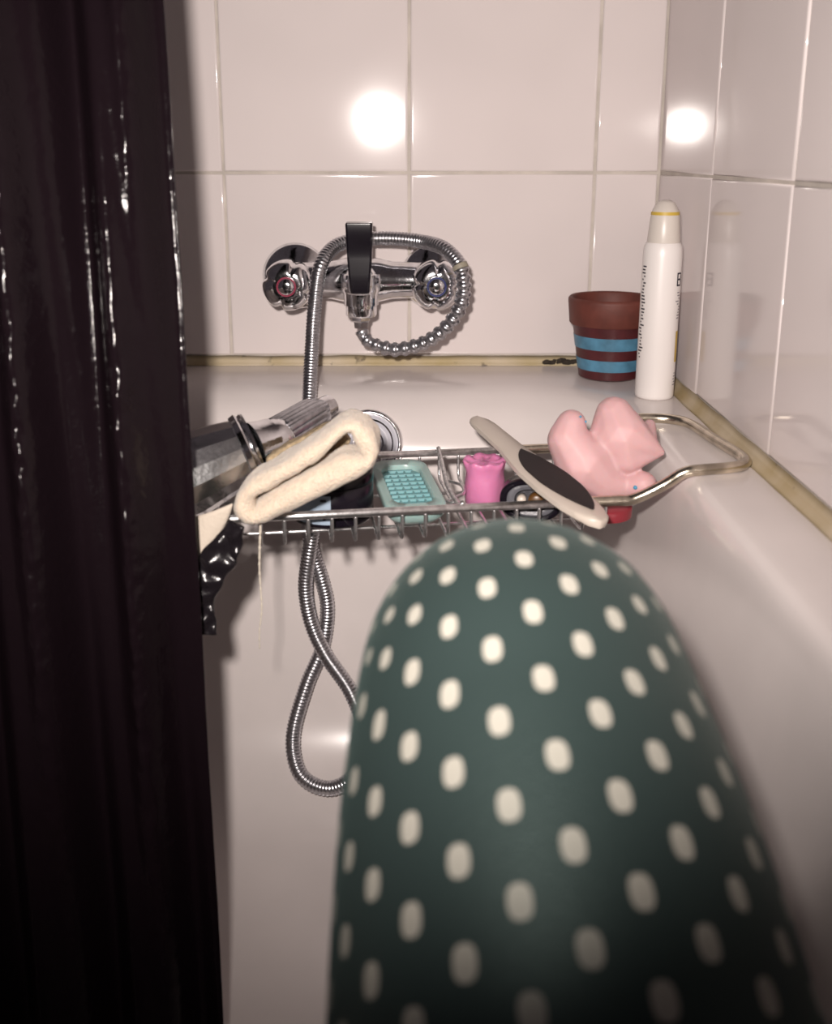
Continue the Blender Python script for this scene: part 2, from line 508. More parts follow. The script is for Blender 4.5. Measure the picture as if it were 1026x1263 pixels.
# diverter with the hose outlet
dx, dy = -0.052, 1.060
dv = obj('diverter', lathe((dx, dy, -0.118), (0, 0, -1), [(0, 0.014), (0.002, 0.0195), (0.008, 0.0205), (0.018, 0.020), (0.022, 0.0182), (0.034, 0.0178), (0.0345, 0.0160), (0.044, 0.0160), (0.046, 0.0145), (0.0462, 0.010)], 40), M['chrome'], mixer, angle=40)
obj('hose_nut', lathe((dx, dy, -0.162), (0, 0, -1), [(0, 0.0105), (0.006, 0.0105), (0.008, 0.0085), (0.014, 0.0080)], 6), M['chrome'], dv, smooth=False)
# black handset rest: a tapered upright with a hollow for the handset
bm = bmesh.new()
rings = []
for z, hw, yf, yb in ((-0.1375, 0.0088, 1.036, 1.050), (-0.136, 0.0095, 1.0345, 1.0515), (-0.118, 0.0112, 1.033, 1.052), (-0.102, 0.0124, 1.035, 1.053), (-0.086, 0.0130, 1.034, 1.053), (-0.068, 0.0134, 1.030, 1.054), (-0.0665, 0.0128, 1.0305, 1.0535)):
    b = 0.002
    rings.append([Vector((dx + sx * hw + ex, y + ey, z)) for sx, y, ex, ey in
                  ((-1, yf, b, 0), (1, yf, -b, 0), (1, yf, 0, b), (1, yb, 0, -b), (1, yb, -b, 0), (-1, yb, b, 0), (-1, yb, 0, -b), (-1, yf, 0, b))])
add_loft(bm, rings)
hr = obj('handset_rest', bm, M['black'], mixer, angle=40)
obj('rest_collar', lathe((dx, 1.058, -0.140), (0, 0, 1), [(0, 0.0165), (0.002, 0.0180), (0.020, 0.0165), (0.026, 0.012)], 32), M['chrome'], mixer)

# ------------------------------------------------------------------ shower hose
HOSE = [(-0.0518, 1.06, -0.1792), (-0.0488, 1.058, -0.1870), (-0.0348, 1.055, -0.194), (-0.0144, 1.05, -0.1973), (0.0151, 1.043, -0.1883), (0.0381, 1.033, -0.1686),
        (0.0520, 1.028, -0.1418), (0.0500, 1.030, -0.1115), (0.0345, 1.044, -0.0935), (0.0109, 1.066, -0.0876), (-0.0227, 1.072, -0.0848), (-0.0561, 1.07, -0.0863),
        (-0.0789, 1.056, -0.0927), (-0.0917, 1.036, -0.1112), (-0.0977, 1.029, -0.1511), (-0.1007, 1.021, -0.1918), (-0.1014, 0.992, -0.2355), (-0.1004, 0.955, -0.2829),
        (-0.101, 0.945, -0.3463), (-0.0969, 0.943, -0.3795), (-0.0888, 0.943, -0.4098), (-0.0837, 0.940, -0.44), (-0.0889, 0.930, -0.4771), (-0.1042, 0.915, -0.5117),
        (-0.1163, 0.893, -0.5544), (-0.1077, 0.872, -0.5825), (-0.0806, 0.862, -0.5918), (-0.0551, 0.862, -0.5774), (-0.0435, 0.873, -0.5456), (-0.0581, 0.892, -0.5068),
        (-0.084, 0.910, -0.4744), (-0.0985, 0.921, -0.4451), (-0.1035, 0.925, -0.4118), (-0.0996, 0.925, -0.3785), (-0.0924, 0.925, -0.3408), (-0.0868, 0.905, -0.300), (-0.083, 0.875, -0.258), (-0.0755, 0.834, -0.2195), (-0.0706, 0.790, -0.1985)]
hose = thing('shower_hose', 'ribbed metal shower hose looping over the tap and down into the tub', 'hose', HOSE[0])
P = spline(HOSE, 0.00085)
rad, ph = [], 0.0
STRETCH = 0.175
for i in range(len(P)):
    s = i * 0.00085
    if s < STRETCH:
        k = min(1, max(0, (s - 0.125) / 0.05))
        pitch = 0.0105 * (1 - k) + 0.0065 * k
        depth, r0 = 0.0017, 0.0070 - 0.0008 * (s < 0.03)
    else:
        pitch, depth, r0 = 0.0034, 0.00075, 0.0072
    ph += 0.00085 / pitch
    f = ph % 1.0
    sq = math.sin(2 * PI * f)
    rad.append(r0 + depth * max(-1, min(1, sq * (1.8 if s < STRETCH else 1.1))) * 0.5)
bm = bmesh.new()
add_tube(bm, P, lambda i: rad[i], 14)
obj('coil', bm, M['hosemetal'], hose)
# end sleeve where the stretched winding begins
i0 = int(STRETCH / 0.00085)
bm = bmesh.new(); add_tube(bm, P[i0 - 3:i0 + 3], 0.0081, 18)
obj('winding_sleeve', bm, M['coilgap'], hose)

# ------------------------------------------------------------------ wire bath caddy
CA = math.radians(8.0)
def cad(u, v, z):
    """caddy coordinates: u along the rails, v from the front rail to the back rail"""
    return Vector((u * math.cos(CA) - v * math.sin(CA), 0.700 + u * math.sin(CA) + v * math.cos(CA), z))
RZ, BZ, WD = -0.2500, -0.2725, 0.1430
caddy = thing('bath_caddy', 'chrome wire bath caddy laid across the tub rims', 'bath caddy', cad(-0.08, 0.07, RIM))
HZ = RIM + 0.0051
def end_loop(g, ui, um, uo):
    """tubular end of the frame: rises from the rails and closes in a loop on the rim"""
    return [cad(ui - g * 0.06, 0, RZ), cad(ui - g * 0.02, 0, RZ), cad(ui - g * 0.004, -0.0005, RZ + 0.001), cad((ui + um) / 2, -0.004, (RZ + HZ) / 2), cad(um - g * 0.004, -0.008, HZ - 0.002), cad(um + g * 0.008, -0.009, HZ),
            cad(uo - g * 0.022, -0.006, HZ), cad(uo - g * 0.008, 0.000, HZ), cad(uo, 0.018, HZ), cad(uo, 0.07, HZ), cad(uo, 0.118, HZ), cad(uo - g * 0.008, 0.135, HZ), cad(uo - g * 0.024, 0.143, HZ),
            cad(um + g * 0.008, 0.145, HZ), cad(um - g * 0.004, 0.1445, HZ - 0.002), cad((ui + um) / 2, WD, (RZ + HZ) / 2), cad(ui - g * 0.004, WD, RZ + 0.001), cad(ui - g * 0.02, WD, RZ), cad(ui - g * 0.06, WD, RZ)]
obj('end_handle', tube(end_loop(1, 0.172, 0.206, 0.2605), 0.0043, 14, 0.0025), M['oldwire'], caddy)
obj('end_handle', tube(end_loop(-1, -0.368, -0.402, -0.446), 0.0043, 14, 0.0025), M['oldwire'], caddy)
for v in (0, WD):
    obj('rail', tube([cad(-0.352, v, RZ), cad(0.155, v, RZ)], 0.0031, 14), M['wire'], caddy)
bm0 = None
first = None
us = [-0.0915 + 0.0170 * k for k in range(-15, 15)]
wire_pts = [cad(0, 0.0, RZ - 0.001), cad(0, 0.0002, RZ - 0.012), cad(0, 0.001, BZ + 0.004), cad(0, 0.006, BZ), cad(0, 0.03, BZ), cad(0, 0.07, BZ), cad(0, 0.11, BZ), cad(0, WD - 0.006, BZ), cad(0, WD - 0.001, BZ + 0.004), cad(0, WD - 0.0002, RZ - 0.012), cad(0, WD, RZ - 0.001)]
for k, u in enumerate(us):
    if first is None:
        first = obj('cross_wire', tube(wire_pts, 0.0013, 8, 0.003), M['wire'], caddy)
        o = first
    else:
        o = first.copy(); COL.objects.link(o)
    o.location = Vector((u * math.cos(CA), u * math.sin(CA), 0))
for v in (0.035, 0.108):
    obj('base_wire', tube([cad(-0.350, v, BZ - 0.0026), cad(0.150, v, BZ - 0.0026)], 0.0014, 8), M['wire'], caddy)
# folding divider: slanting rod with a small wire hook
dvd = obj('divider_rod', tube([cad(0.044, WD + 0.001, RZ + 0.004), cad(0.0435, WD - 0.02, RZ - 0.002), cad(0.0405, 0.075, RZ - 0.008), cad(0.0385, 0.012, RZ - 0.003), cad(0.038, 0.0, RZ + 0.004)], 0.0019, 10, 0.003), M['wire'], caddy)
obj('divider_hook', tube([cad(0.0430, 0.085, RZ - 0.007), cad(0.0505, 0.070, RZ - 0.006), cad(0.0495, 0.056, RZ - 0.008), cad(0.0415, 0.050, RZ - 0.009), cad(0.0350, 0.046, RZ - 0.010), cad(0.0360, 0.038, RZ - 0.009), cad(0.0410, 0.036, RZ - 0.007)], 0.0014, 8, 0.002), M['wire'], dvd)
FLOORZ = BZ + 0.0014      # top of the basket wires

# ------------------------------------------------------------------ flowerpot in the corner
px, py = 0.2115, 1.074
pot = thing('flower_pot', 'small terracotta flower pot with two blue painted bands on the tub ledge', 'flower pot', (px, py, RIM))
rb, rt = 0.0315, 0.0405
zr = lambda z: rb + (rt - rb) * z / 0.060
obj('pot_body', lathe((px, py, RIM), (0, 0, 1), [(0, 0.029), (0.0015, rb), (0.060, rt), (0.0605, 0.038), (0.058, 0.036), (0.012, 0.027), (0.010, 0.020)], 64), M['terrab'], pot, angle=50)
obj('pot_rim', lathe((px, py, RIM), (0, 0, 1), [(0.0575, 0.0395), (0.0575, 0.0425), (0.059, 0.0436), (0.082, 0.0456), (0.0845, 0.0452), (0.086, 0.0435), (0.0855, 0.0418), (0.084, 0.0408), (0.062, 0.0385), (0.0575, 0.0385)], 64), M['terra'], pot, angle=50)
for z0, z1 in ((0.0105, 0.0225), (0.0335, 0.0465)):
    obj('blue_band', lathe((px, py, RIM), (0, 0, 1), [(z0, zr(z0) - 0.001), (z0, zr(z0) + 0.0003), (z1, zr(z1) + 0.0003), (z1, zr(z1) - 0.001)], 64), M['blueband'], pot, angle=50)

# ------------------------------------------------------------------ tall white bottle in the corner
bx_, by_ = 0.2385, 0.978
bot = thing('spray_bottle', 'slim white toiletry bottle with yellow-ringed cap beside the flower pot', 'bottle', (bx_, by_, RIM))
obj('bottle_body', lathe((bx_, by_, RIM), (0, 0, 1), [(0, 0.0165), (0.0015, 0.0182), (0.004, 0.0186), (0.138, 0.0184), (0.146, 0.0178), (0.150, 0.0160), (0.1505, 0.012)], 56), M['white'], bot, angle=50)
cp = obj('cap', lathe((bx_, by_, RIM), (0, 0, 1), [(0.149, 0.0150), (0.151, 0.0154), (0.178, 0.0130), (0.1795, 0.0122), (0.1865, 0.0085), (0.189, 0.004)], 48), M['greycap'], bot, angle=50)
obj('yellow_ring', lathe((bx_, by_, RIM), (0, 0, 1), [(0.1755, 0.0125), (0.1755, 0.01335), (0.1785, 0.01305), (0.1785, 0.0122)], 48), M['yellow'], cp, angle=50)
def wrap_mark(name, rects, m, r=0.01862):
    """flat print on the bottle: (angle centre in degrees from the front, height, width in m, height in m)"""
    bm = bmesh.new()
    for a0, z, wd, ht in rects:
        n = 4
        cols = []
        for k in range(n + 1):
            a = math.radians(a0) + (k / n - 0.5) * wd / r
            c = Vector((bx_ + math.sin(a) * r, by_ - math.cos(a) * r, RIM + z))
            cols.append((bm.verts.new(c - Vector((0, 0, ht / 2))), bm.verts.new(c + Vector((0, 0, ht / 2)))))
        for c0, c1 in zip(cols, cols[1:]): bm.faces.new((c0[0], c1[0], c1[1], c0[1]))
    o = obj(name, bm, m, bot)
    if len(rects) > 8: o['kind'] = 'stuff'      # print too fine to read
    return o
# letter B near the top of the side print, then smaller faint characters running down
B0 = 52; BZ0 = 0.1165
wrap_mark('printed_letter', [(B0 - 11, BZ0, 0.0018, 0.0125), (B0 - 2, BZ0 + 0.0056, 0.0055, 0.0016), (B0 - 2, BZ0, 0.0055, 0.0016), (B0 - 2, BZ0 - 0.0056, 0.0055, 0.0016), (B0 + 8, BZ0 + 0.0029, 0.0018, 0.0045), (B0 + 8, BZ0 - 0.0029, 0.0018, 0.0045)], M['ink'])
rr = random.Random(3)
wrap_mark('small_print', [(50 + rr.uniform(-4, 12), 0.104 - 0.0027 * k, rr.uniform(0.002, 0.006), 0.0011) for k in range(10)] + [(54 + rr.uniform(-3, 8), 0.026 - 0.0028 * k, rr.uniform(0.003, 0.007), 0.0011) for k in range(5)], M['inkgrey'])
wrap_mark('small_print', [(-74 + rr.uniform(-6, 6), 0.128 - 0.0031 * k, rr.uniform(0.002, 0.006), 0.0014) for k in range(29)], M['ink'])
wrap_mark('yellow_panel', [(62, 0.052, 0.0075, 0.030)], M['yellow'], 0.01864)

# ------------------------------------------------------------------ things in the basket
# black round jar
jx, jy, jr = -0.0605, 0.7455, 0.0315
jar = thing('cosmetic_jar', 'black round jar with pale blue label under the cream towel', 'jar', (jx, jy, FLOORZ))
obj('jar_body', lathe((jx, jy, FLOORZ), (0, 0, 1), [(0, 0.028), (0.001, 0.030), (0.0035, jr), (0.030, jr), (0.031, jr - 0.001)], 56), M['black'], jar, angle=50)
obj('jar_lid', lathe((jx, jy, FLOORZ), (0, 0, 1), [(0.0308, jr - 0.0015), (0.0312, jr + 0.0004), (0.041, jr + 0.0002), (0.043, jr - 0.002), (0.0432, 0.01)], 56), M['black'], jar, angle=50)
def jar_patch(name, a0, a1, z0, z1, m, r, parent):
    bm = bmesh.new(); n = 14; cols = []
    for k in range(n + 1):
        a = math.radians(a0 + (a1 - a0) * k / n)
        cols.append([bm.verts.new((jx + math.sin(a) * r, jy - math.cos(a) * r, FLOORZ + z)) for z in (z0, z1)])
    for c0, c1 in zip(cols, cols[1:]): bm.faces.new((c0[0], c1[0], c1[1], c0[1]))
    return obj(name, bm, m, parent)
lb = jar_patch('label', -78, 2, 0.0045, 0.027, M['labelblue'], jr + 0.0003, jar)
jar_patch('label_print', -9, -5, 0.008, 0.0145, M['ink'], jr + 0.0006, lb)
jar_patch('label_print', -12, -4, 0.0225, 0.0245, M['ink'], jr + 0.0006, lb)

# tan pumice pad on the jar
bm = bmesh.new()
bmesh.ops.create_cube(bm, size=1)
bmesh.ops.bevel(bm, geom=list(bm.edges), offset=0.18, segments=3, affect='EDGES', profile=0.5)
bmesh.ops.subdivide_edges(bm, edges=bm.edges[:], cuts=3, use_grid_fill=True)
R = Matrix.Translation((-0.0735, 0.7010, -0.2045)) @ Matrix.Rotation(math.radians(-28), 4, 'Y') @ Matrix.Diagonal((0.060, 0.014, 0.022, 1))
bmesh.ops.transform(bm, matrix=R, verts=bm.verts)
for v in bm.verts: v.co += v.normal * 0.0018 * noise.noise(v.co * 130)
tag(obj('pumice_pad', bm, M['tan'], base=(-0.0775, 0.7030, -0.2230)), 'tan gritty pumice pad between shower head and cream towel', 'pumice pad')

# hand shower lying on the caddy
A, B_ = V3((-0.1660, 0.7085, -0.2270)), V3((-0.1220, 0.7235, -0.2110))
C_, D_ = V3((-0.0995, 0.7390, -0.2055)), V3((-0.0700, 0.7850, -0.1960))
hand = thing('hand_shower', 'chrome hand shower head resting on the cream towel and caddy', 'shower head', (A.x, A.y, -0.262))
ax = (B_ - A)
ln = ax.length
def flute(t, s):
    # sixteen shallow facets
    q = 2 * PI / 16
    return math.cos(q / 2) / math.cos((t % q) - q / 2)
obj('spray_head', lathe(A, ax, [(-0.012, 0.026), (-0.0115, 0.031), (-0.004, 0.0325), (0.004, 0.0322), (ln - 0.004, 0.0248), (ln - 0.002, 0.0235)], 64, shape=flute), M['worn'], hand, angle=12)
rg = obj('collar', lathe(A, ax, [(ln - 0.0035, 0.022), (ln - 0.003, 0.0262), (ln + 0.001, 0.0275), (ln + 0.0025, 0.0262), (ln + 0.0032, 0.0250), (ln + 0.005, 0.0262), (ln + 0.007, 0.0258), (ln + 0.008, 0.020)], 56), M['chrome'], hand, angle=40)
obj('neck', lathe(B_ + ax.normalized() * 0.006, C_ - B_, [(0, 0.019), (0.004, 0.0180), (0.010, 0.0165), (0.017, 0.0160), (0.0175, 0.0145), (0.022, 0.0140), (0.027, 0.0125), (0.030, 0.010)], 48), M['chrome'], hand, angle=40)
hx = (D_ - C_)
def squ(t, s):
    c, q = abs(math.cos(t)), abs(math.sin(t))
    k = (c ** 4 + q ** 4) ** -0.25
    return k * (1 - 0.05 * max(0, math.cos(16 * t)) ** 4)
hl = hx.length
obj('grip', lathe(C_, hx, [(-0.002, 0.010), (0, 0.0128), (0.003, 0.0135), (hl - 0.014, 0.0128), (hl - 0.006, 0.0118), (hl - 0.002, 0.0095), (hl, 0.0065)], 96, shape=squ), M['hosemetal'], hand, angle=50)
obj('hose_ferrule', lathe(D_ - hx.normalized() * 0.003, hx, [(0, 0.0095), (0.004, 0.0098), (0.012, 0.0090), (0.013, 0.007)], 32), M['chrome'], hand, angle=50)

# folded cream towel: a thick band of terry closed on itself, seen end on
TO = [(-0.1202, -0.2315), (-0.119, -0.2413), (-0.1121, -0.2472), (-0.1017, -0.2472), (-0.0888, -0.2419), (-0.0584, -0.2269), (-0.0337, -0.2137), (-0.0238, -0.2028), (-0.0215, -0.1905), (-0.0262, -0.1799), (-0.0358, -0.1738), (-0.0465, -0.1749), (-0.0656, -0.1888), (-0.0903, -0.2051), (-0.1098, -0.2165)]
TI = [(-0.1060, -0.2290), (-0.1064, -0.2335), (-0.1058, -0.2360), (-0.1040, -0.2325), (-0.0883, -0.2215), (-0.0607, -0.2068), (-0.0463, -0.1990), (-0.0340, -0.1985), (-0.0352, -0.1955), (-0.0388, -0.1875), (-0.0408, -0.1832), (-0.0470, -0.1865), (-0.0632, -0.2030), (-0.0880, -0.2184), (-0.1020, -0.2262)]
def closed_spline(L, k=8):
    n = len(L); out = []
    for i in range(n):
        p = [Vector((*L[(i + j) % n], 0)) for j in (-1, 0, 1, 2)]
        for q in range(k):
            t = q / k
            out.append(0.5 * ((2 * p[1]) + (p[2] - p[0]) * t + (2 * p[0] - 5 * p[1] + 4 * p[2] - p[3]) * t * t + (3 * p[1] - p[0] - 3 * p[2] + p[3]) * t ** 3))
    return out
so, si = closed_spline(TO), closed_spline(TI)
YF, YB = 0.648, 0.690
sect = []
for k in range(9):                                    # rounded front edge from outside to inside
    a = PI * k / 8
    sect.append((0.5 - 0.5 * math.cos(a), YF + 0.010 * (1 - math.sin(a))))
for k in range(1, 7): sect.append((1.0, YF + 0.010 + (YB - YF - 0.020) * k / 7))
for k in range(9):
    a = PI * k / 8
    sect.append((0.5 + 0.5 * math.cos(a), YB - 0.010 * (1 - math.sin(a))))
for k in range(1, 7): sect.append((0.0, YB - 0.010 - (YB - YF - 0.020) * k / 7))
bm = bmesh.new()
rv = []
for o_, i_ in zip(so, si):
    ring = []
    for f, y in sect:
        q = o_.lerp(i_, f)
        p = Vector((q.x, y, q.y + 0.0035))
        p += Vector((noise.noise(p * 90), noise.noise(p * 90 + Vector((9, 0, 0))), noise.noise(p * 90 + Vector((0, 9, 0))))) * 0.0012
        p += Vector((noise.noise(p * 420), noise.noise(p * 420 + Vector((9, 0, 0))), noise.noise(p * 420 + Vector((0, 9, 0))))) * 0.0006
        ring.append(bm.verts.new(p))
    rv.append(ring)
n, m_ = len(rv), len(sect)
for i in range(n):
    for j in range(m_):
        bm.faces.new((rv[i][j], rv[(i + 1) % n][j], rv[(i + 1) % n][(j + 1) % m_], rv[i][(j + 1) % m_]))
tw = thing('face_towel', 'folded cream terry face towel slung over the caddy rail', 'towel', (-0.075, 0.70, -0.246))
obj('terry_fold', bm, M['towel'], tw)
bm = tube([(-0.1040, 0.6640, -0.2400), (-0.1043, 0.6648, -0.2495), (-0.1062, 0.6658, -0.2801), (-0.1058, 0.6658, -0.311), (-0.1080, 0.6658, -0.328), (-0.1085, 0.6658, -0.3425)], lambda i: 0.0010 - 0.0000055 * i + 0.0003 * math.sin(i * 1.3) * math.sin(i * 0.31), 6, 0.001)
obj('loose_thread', bm, M['thread'], tw)

# cream cloth flap hanging over the front rail, beside the curtain
def sheet(grid, th):
    """grid of points -> thin closed sheet"""
    bm = bmesh.new()
    nr, nc = len(grid), len(grid[0])
    nrm = []
    for i in range(nr):
        row = []
        for j in range(nc):
            a = grid[min(i + 1, nr - 1)][j] - grid[max(i - 1, 0)][j]; b = grid[i][min(j + 1, nc - 1)] - grid[i][max(j - 1, 0)]
            row.append(a.cross(b).normalized())
        nrm.append(row)
    f = [[bm.verts.new(grid[i][j] + nrm[i][j] * th / 2) for j in range(nc)] for i in range(nr)]
    k = [[bm.verts.new(grid[i][j] - nrm[i][j] * th / 2) for j in range(nc)] for i in range(nr)]
    for i in range(nr - 1):
        for j in range(nc - 1):
            bm.faces.new((f[i][j], f[i + 1][j], f[i + 1][j + 1], f[i][j + 1]))
            bm.faces.new((k[i][j], k[i][j + 1], k[i + 1][j + 1], k[i + 1][j]))
    for i in range(nr - 1):
        bm.faces.new((f[i][0], k[i][0], k[i + 1][0], f[i + 1][0])); bm.faces.new((f[i][-1], f[i + 1][-1], k[i + 1][-1], k[i][-1]))
    for j in range(nc - 1):
        bm.faces.new((f[0][j], f[0][j + 1], k[0][j + 1], k[0][j])); bm.faces.new((f[-1][j], k[-1][j], k[-1][j + 1], f[-1][j + 1]))
    return bm
g = []
for i in range(15):
    t = i / 14
    row = []
    for j in range(13):
        q = j / 12
        x0, x1 = -0.1545 - 0.006 * math.sin(t * 2.2), -0.1225 - 0.026 * t ** 1.3
        x = x0 + (x1 - x0) * q
        z = -0.2440 - 0.0480 * t + 0.012 * q * (1 - t) + 0.014 * q * t
        y = 0.6640 - 0.005 * math.sin(q * PI) * (0.4 + 0.6 * t) + 0.004 * (1 - q) ** 3
        row.append(Vector((x, y, z)))
    g.append(row)
tag(obj('cloth_flap', sheet(g, 0.0022), M['cloth'], base=(-0.14, 0.675, -0.246)), 'small cream cloth flap hanging over the caddy rail by the curtain', 'cloth')

# crumpled black wrapper hanging below it
WP = [(-0.1190, 0.664, -0.2430), (-0.1240, 0.662, -0.2560), (-0.1330, 0.661, -0.2690), (-0.1400, 0.660, -0.2800), (-0.1440, 0.659, -0.2960), (-0.1455, 0.658, -0.3090), (-0.1465, 0.657, -0.3210)]
WR = [0.006, 0.010, 0.0115, 0.0115, 0.0095, 0.0085, 0.0125]
Pw = [p - Vector((0, 0.010, 0)) for p in spline(WP, 0.0012)]
def wr(i):
    s = i / (len(Pw) - 1) * (len(WR) - 1)
    a = min(int(s), len(WR) - 2)
    r = WR[a] + (WR[a + 1] - WR[a]) * (s - a)
    return (r, r * 0.32)
bm = bmesh.new(); add_tube(bm, Pw, wr, 28, up=(0, -1, 0))
for v in bm.verts:
    v.co += Vector((0, 1, 0)) * 0.004 * noise.noise(v.co * 110) + Vector((1, 0, 0.4)) * 0.0035 * noise.noise(v.co * 75 + Vector((4, 4, 4)))
tag(obj('plastic_wrapper', bm, M['wrapper'], base=(-0.135, 0.662, -0.25)), 'crumpled glossy black plastic wrapper hanging under the cream cloth flap', 'wrapper')

# teal soap dish
sdx, sdy = -0.0035, 0.7650
RS = Matrix.Translation((sdx, sdy, FLOORZ + 0.001)) @ Matrix.Rotation(CA + math.radians(2), 4, 'Z') @ Matrix.Rotation(math.radians(4), 4, 'X')
def rr_local(hw, hl, r, z, front=0.0):
    return [RS @ p for p in rrect(-hw, hw, -hl, hl, r, z, 8, 6)]
soap = thing('soap_dish', 'pale teal plastic soap dish in the wire basket', 'soap dish', (sdx, sdy, FLOORZ))
bm = bmesh.new()
add_loft(bm, [rr_local(0.013, 0.038, 0.010, 0.004), rr_local(0.0185, 0.046, 0.014, 0.0055), rr_local(0.0225, 0.052, 0.016, 0.011), rr_local(0.0235, 0.054, 0.016, 0.018), rr_local(0.0232, 0.0537, 0.016, 0.0195), rr_local(0.0222, 0.0525, 0.0155, 0.0202), rr_local(0.0165, 0.0405, 0.0125, 0.0200), rr_local(0.0160, 0.0400, 0.0122, 0.0190), rr_local(0.0155, 0.0395, 0.012, 0.0150)])
obj('dish_shell', bm, M['teal'], soap, angle=60)
bm = bmesh.new()
add_loft(bm, [rr_local(0.0153, 0.0393, 0.0118, 0.0145), rr_local(0.0153, 0.0393, 0.0118, 0.0160)])
ins = obj('ribbed_insert', bm, M['teald'], soap, angle=40)
bm = bmesh.new()
for k in range(-4, 5):
    c = k * 0.0085
    hw = 0.0148 if abs(k) < 4 else 0.010
    ring = []
    for yy, zz in ((-0.0018, 0.0158), (-0.0010, 0.0178), (0.0010, 0.0178), (0.0018, 0.0158)):
        ring.append((c + yy, zz))
    add_loft(bm, [[RS @ Vector((sx * hw, a, b)) for a, b in ring] for sx in (-1, 1)])
for q in (-0.0095, -0.0032, 0.0032, 0.0095):
    add_loft(bm, [[RS @ Vector((q + a, sy * 0.036, b)) for a, b in ((-0.0009, 0.0158), (-0.0006, 0.0174), (0.0006, 0.0174), (0.0009, 0.0158))] for sy in (-1, 1)])
obj('ribs', bm, M['teald'], ins, smooth=False)

# pink ruffled cap
cx, cy = 0.0585, 0.7790
def ruff(t, s):
    k = max(0, (s - 0.026) / 0.012)
    return 1 + 0.05 * k * math.sin(9 * t + 0.6) + 0.035 * math.sin(3 * t + s * 160) + 0.02 * math.sin(5 * t + 1 - s * 90)
bm = lathe((cx, cy, FLOORZ), (0, 0, 1), [(0, 0.012), (0.001, 0.0148), (0.006, 0.0152), (0.014, 0.0160), (0.021, 0.0156), (0.026, 0.0150), (0.031, 0.0162), (0.0350, 0.0170), (0.0362, 0.0160), (0.0345, 0.0140), (0.0335, 0.010), (0.0340, 0.004)], 72, shape=ruff)
for v in bm.verts: v.co.z += 0.0010 * math.sin(8 * math.atan2(v.co.y - cy, v.co.x - cx)) * max(0, (v.co.z - FLOORZ - 0.02) / 0.018)
tag(obj('ruffled_cap', bm, M['pinkcap'], base=(cx, cy, FLOORZ)), 'hot pink ruffled plastic cap beside the round black holder', 'cap')

# black round-mouthed holder with an amber insert
hxc, hyc, hzc = 0.0925, 0.7430, FLOORZ + 0.0166
hold = thing('round_holder', 'black round-mouthed holder with amber insert under the foot file', 'holder', (hxc, hyc, FLOORZ))
hax = V3((-0.16, -1, 0.06)).normalized()
def sq2(t, s): return (abs(math.cos(t)) ** 2.4 + (abs(math.sin(t)) / 0.68) ** 2.4) ** (-1 / 2.4)
hb = V3((hxc, hyc, hzc)) - hax * 0.0125
obj('outer_shell', lathe(hb, hax, [(0, 0.020), (0.002, 0.0232), (0.022, 0.0240), (0.0245, 0.0232), (0.0255, 0.0210), (0.0248, 0.0188), (0.012, 0.0180)], 56, shape=sq2), M['black'], hold, angle=50)
obj('inner_ring', lathe(hb, hax, [(0.014, 0.0185), (0.0230, 0.0185), (0.0240, 0.0162), (0.0230, 0.0128), (0.014, 0.0118)], 56, shape=sq2), M['greyring'], hold, angle=50)
obj('amber_insert', lathe(hb + V3((0.004, 0, -0.001)), hax, [(0.010, 0.006), (0.0225, 0.0066), (0.0240, 0.004)], 32), M['amber'], hold)
obj('pale_core', lathe(hb + V3((-0.0075, 0, 0)), hax, [(0.010, 0.0034), (0.0215, 0.0036), (0.0230, 0.002)], 20), M['ivory'], hold)

# foot file lying across both rails
F0, F1 = V3((0.0575, 0.868, -0.2250)), V3((0.1265, 0.6430, -0.2395))
fd = (F1 - F0); fl_len = fd.length; fd.normalize()
fs = fd.cross(Vector((0, 0, 1))).normalized()          # sideways
fs = (Matrix.Rotation(math.radians(-10), 3, fd) @ fs)
fu = fs.cross(fd).normalized()
if fu.z < 0: fu = -fu
def fpt(s, q, h): return F0 + fd * s + fs * q + fu * h
def half(s):
    t = s / fl_len
    pts = [(0, 0.0), (0.012, 0.0060), (0.035, 0.0098), (0.08, 0.0118), (0.2, 0.0122), (0.36, 0.0132), (0.46, 0.0165), (0.6, 0.0202), (0.75, 0.0202), (0.88, 0.0172), (0.95, 0.0125), (0.985, 0.0070), (1, 0.0)]
    for (a, x), (b, y) in zip(pts, pts[1:]):
        if t <= b + 1e-9: return x + (y - x) * (t - a) / (b - a)
    return 0
file_t = thing('foot_file', 'ivory foot file with dark abrasive pad lying across the caddy', 'foot file', F0.lerp(F1, 0.5))
bm = bmesh.new()
rings = []
for k in range(61):
    s = fl_len * k / 60
    h = max(half(s), 0.0008)
    rings.append([fpt(s, q * h, z) for q, z in ((-0.86, -0.0032), (-1, -0.0018), (-1, 0.0012), (-0.86, 0.0026), (0, 0.0032), (0.86, 0.0026), (1, 0.0012), (1, -0.0018), (0.86, -0.0032), (0, -0.0034))])
add_loft(bm, rings)
obj('file_body', bm, M['ivory'], file_t, angle=50)
bm = bmesh.new()
rings = []
s0, s1 = fl_len * 0.39, fl_len * 0.92
for k in range(33):
    t = k / 32
    s = s0 + (s1 - s0) * t
    h = 0.0178 * max(0.02, math.sin(PI * t)) ** 0.7
    h = min(h, half(s) * 0.86)
    off = half(s) * 0.12 * math.sin(PI * t) + 0.003 * (1 - math.sin(PI * t))
    rings.append([fpt(s, off * PADSIDE + q * h, z) for q, z in ((-1, 0.0018), (-0.97, 0.0040), (0, 0.0046), (0.97, 0.0040), (1, 0.0018))])
add_loft(bm, rings)
obj('abrasive_pad', bm, M['rasp'], file_t, angle=50)

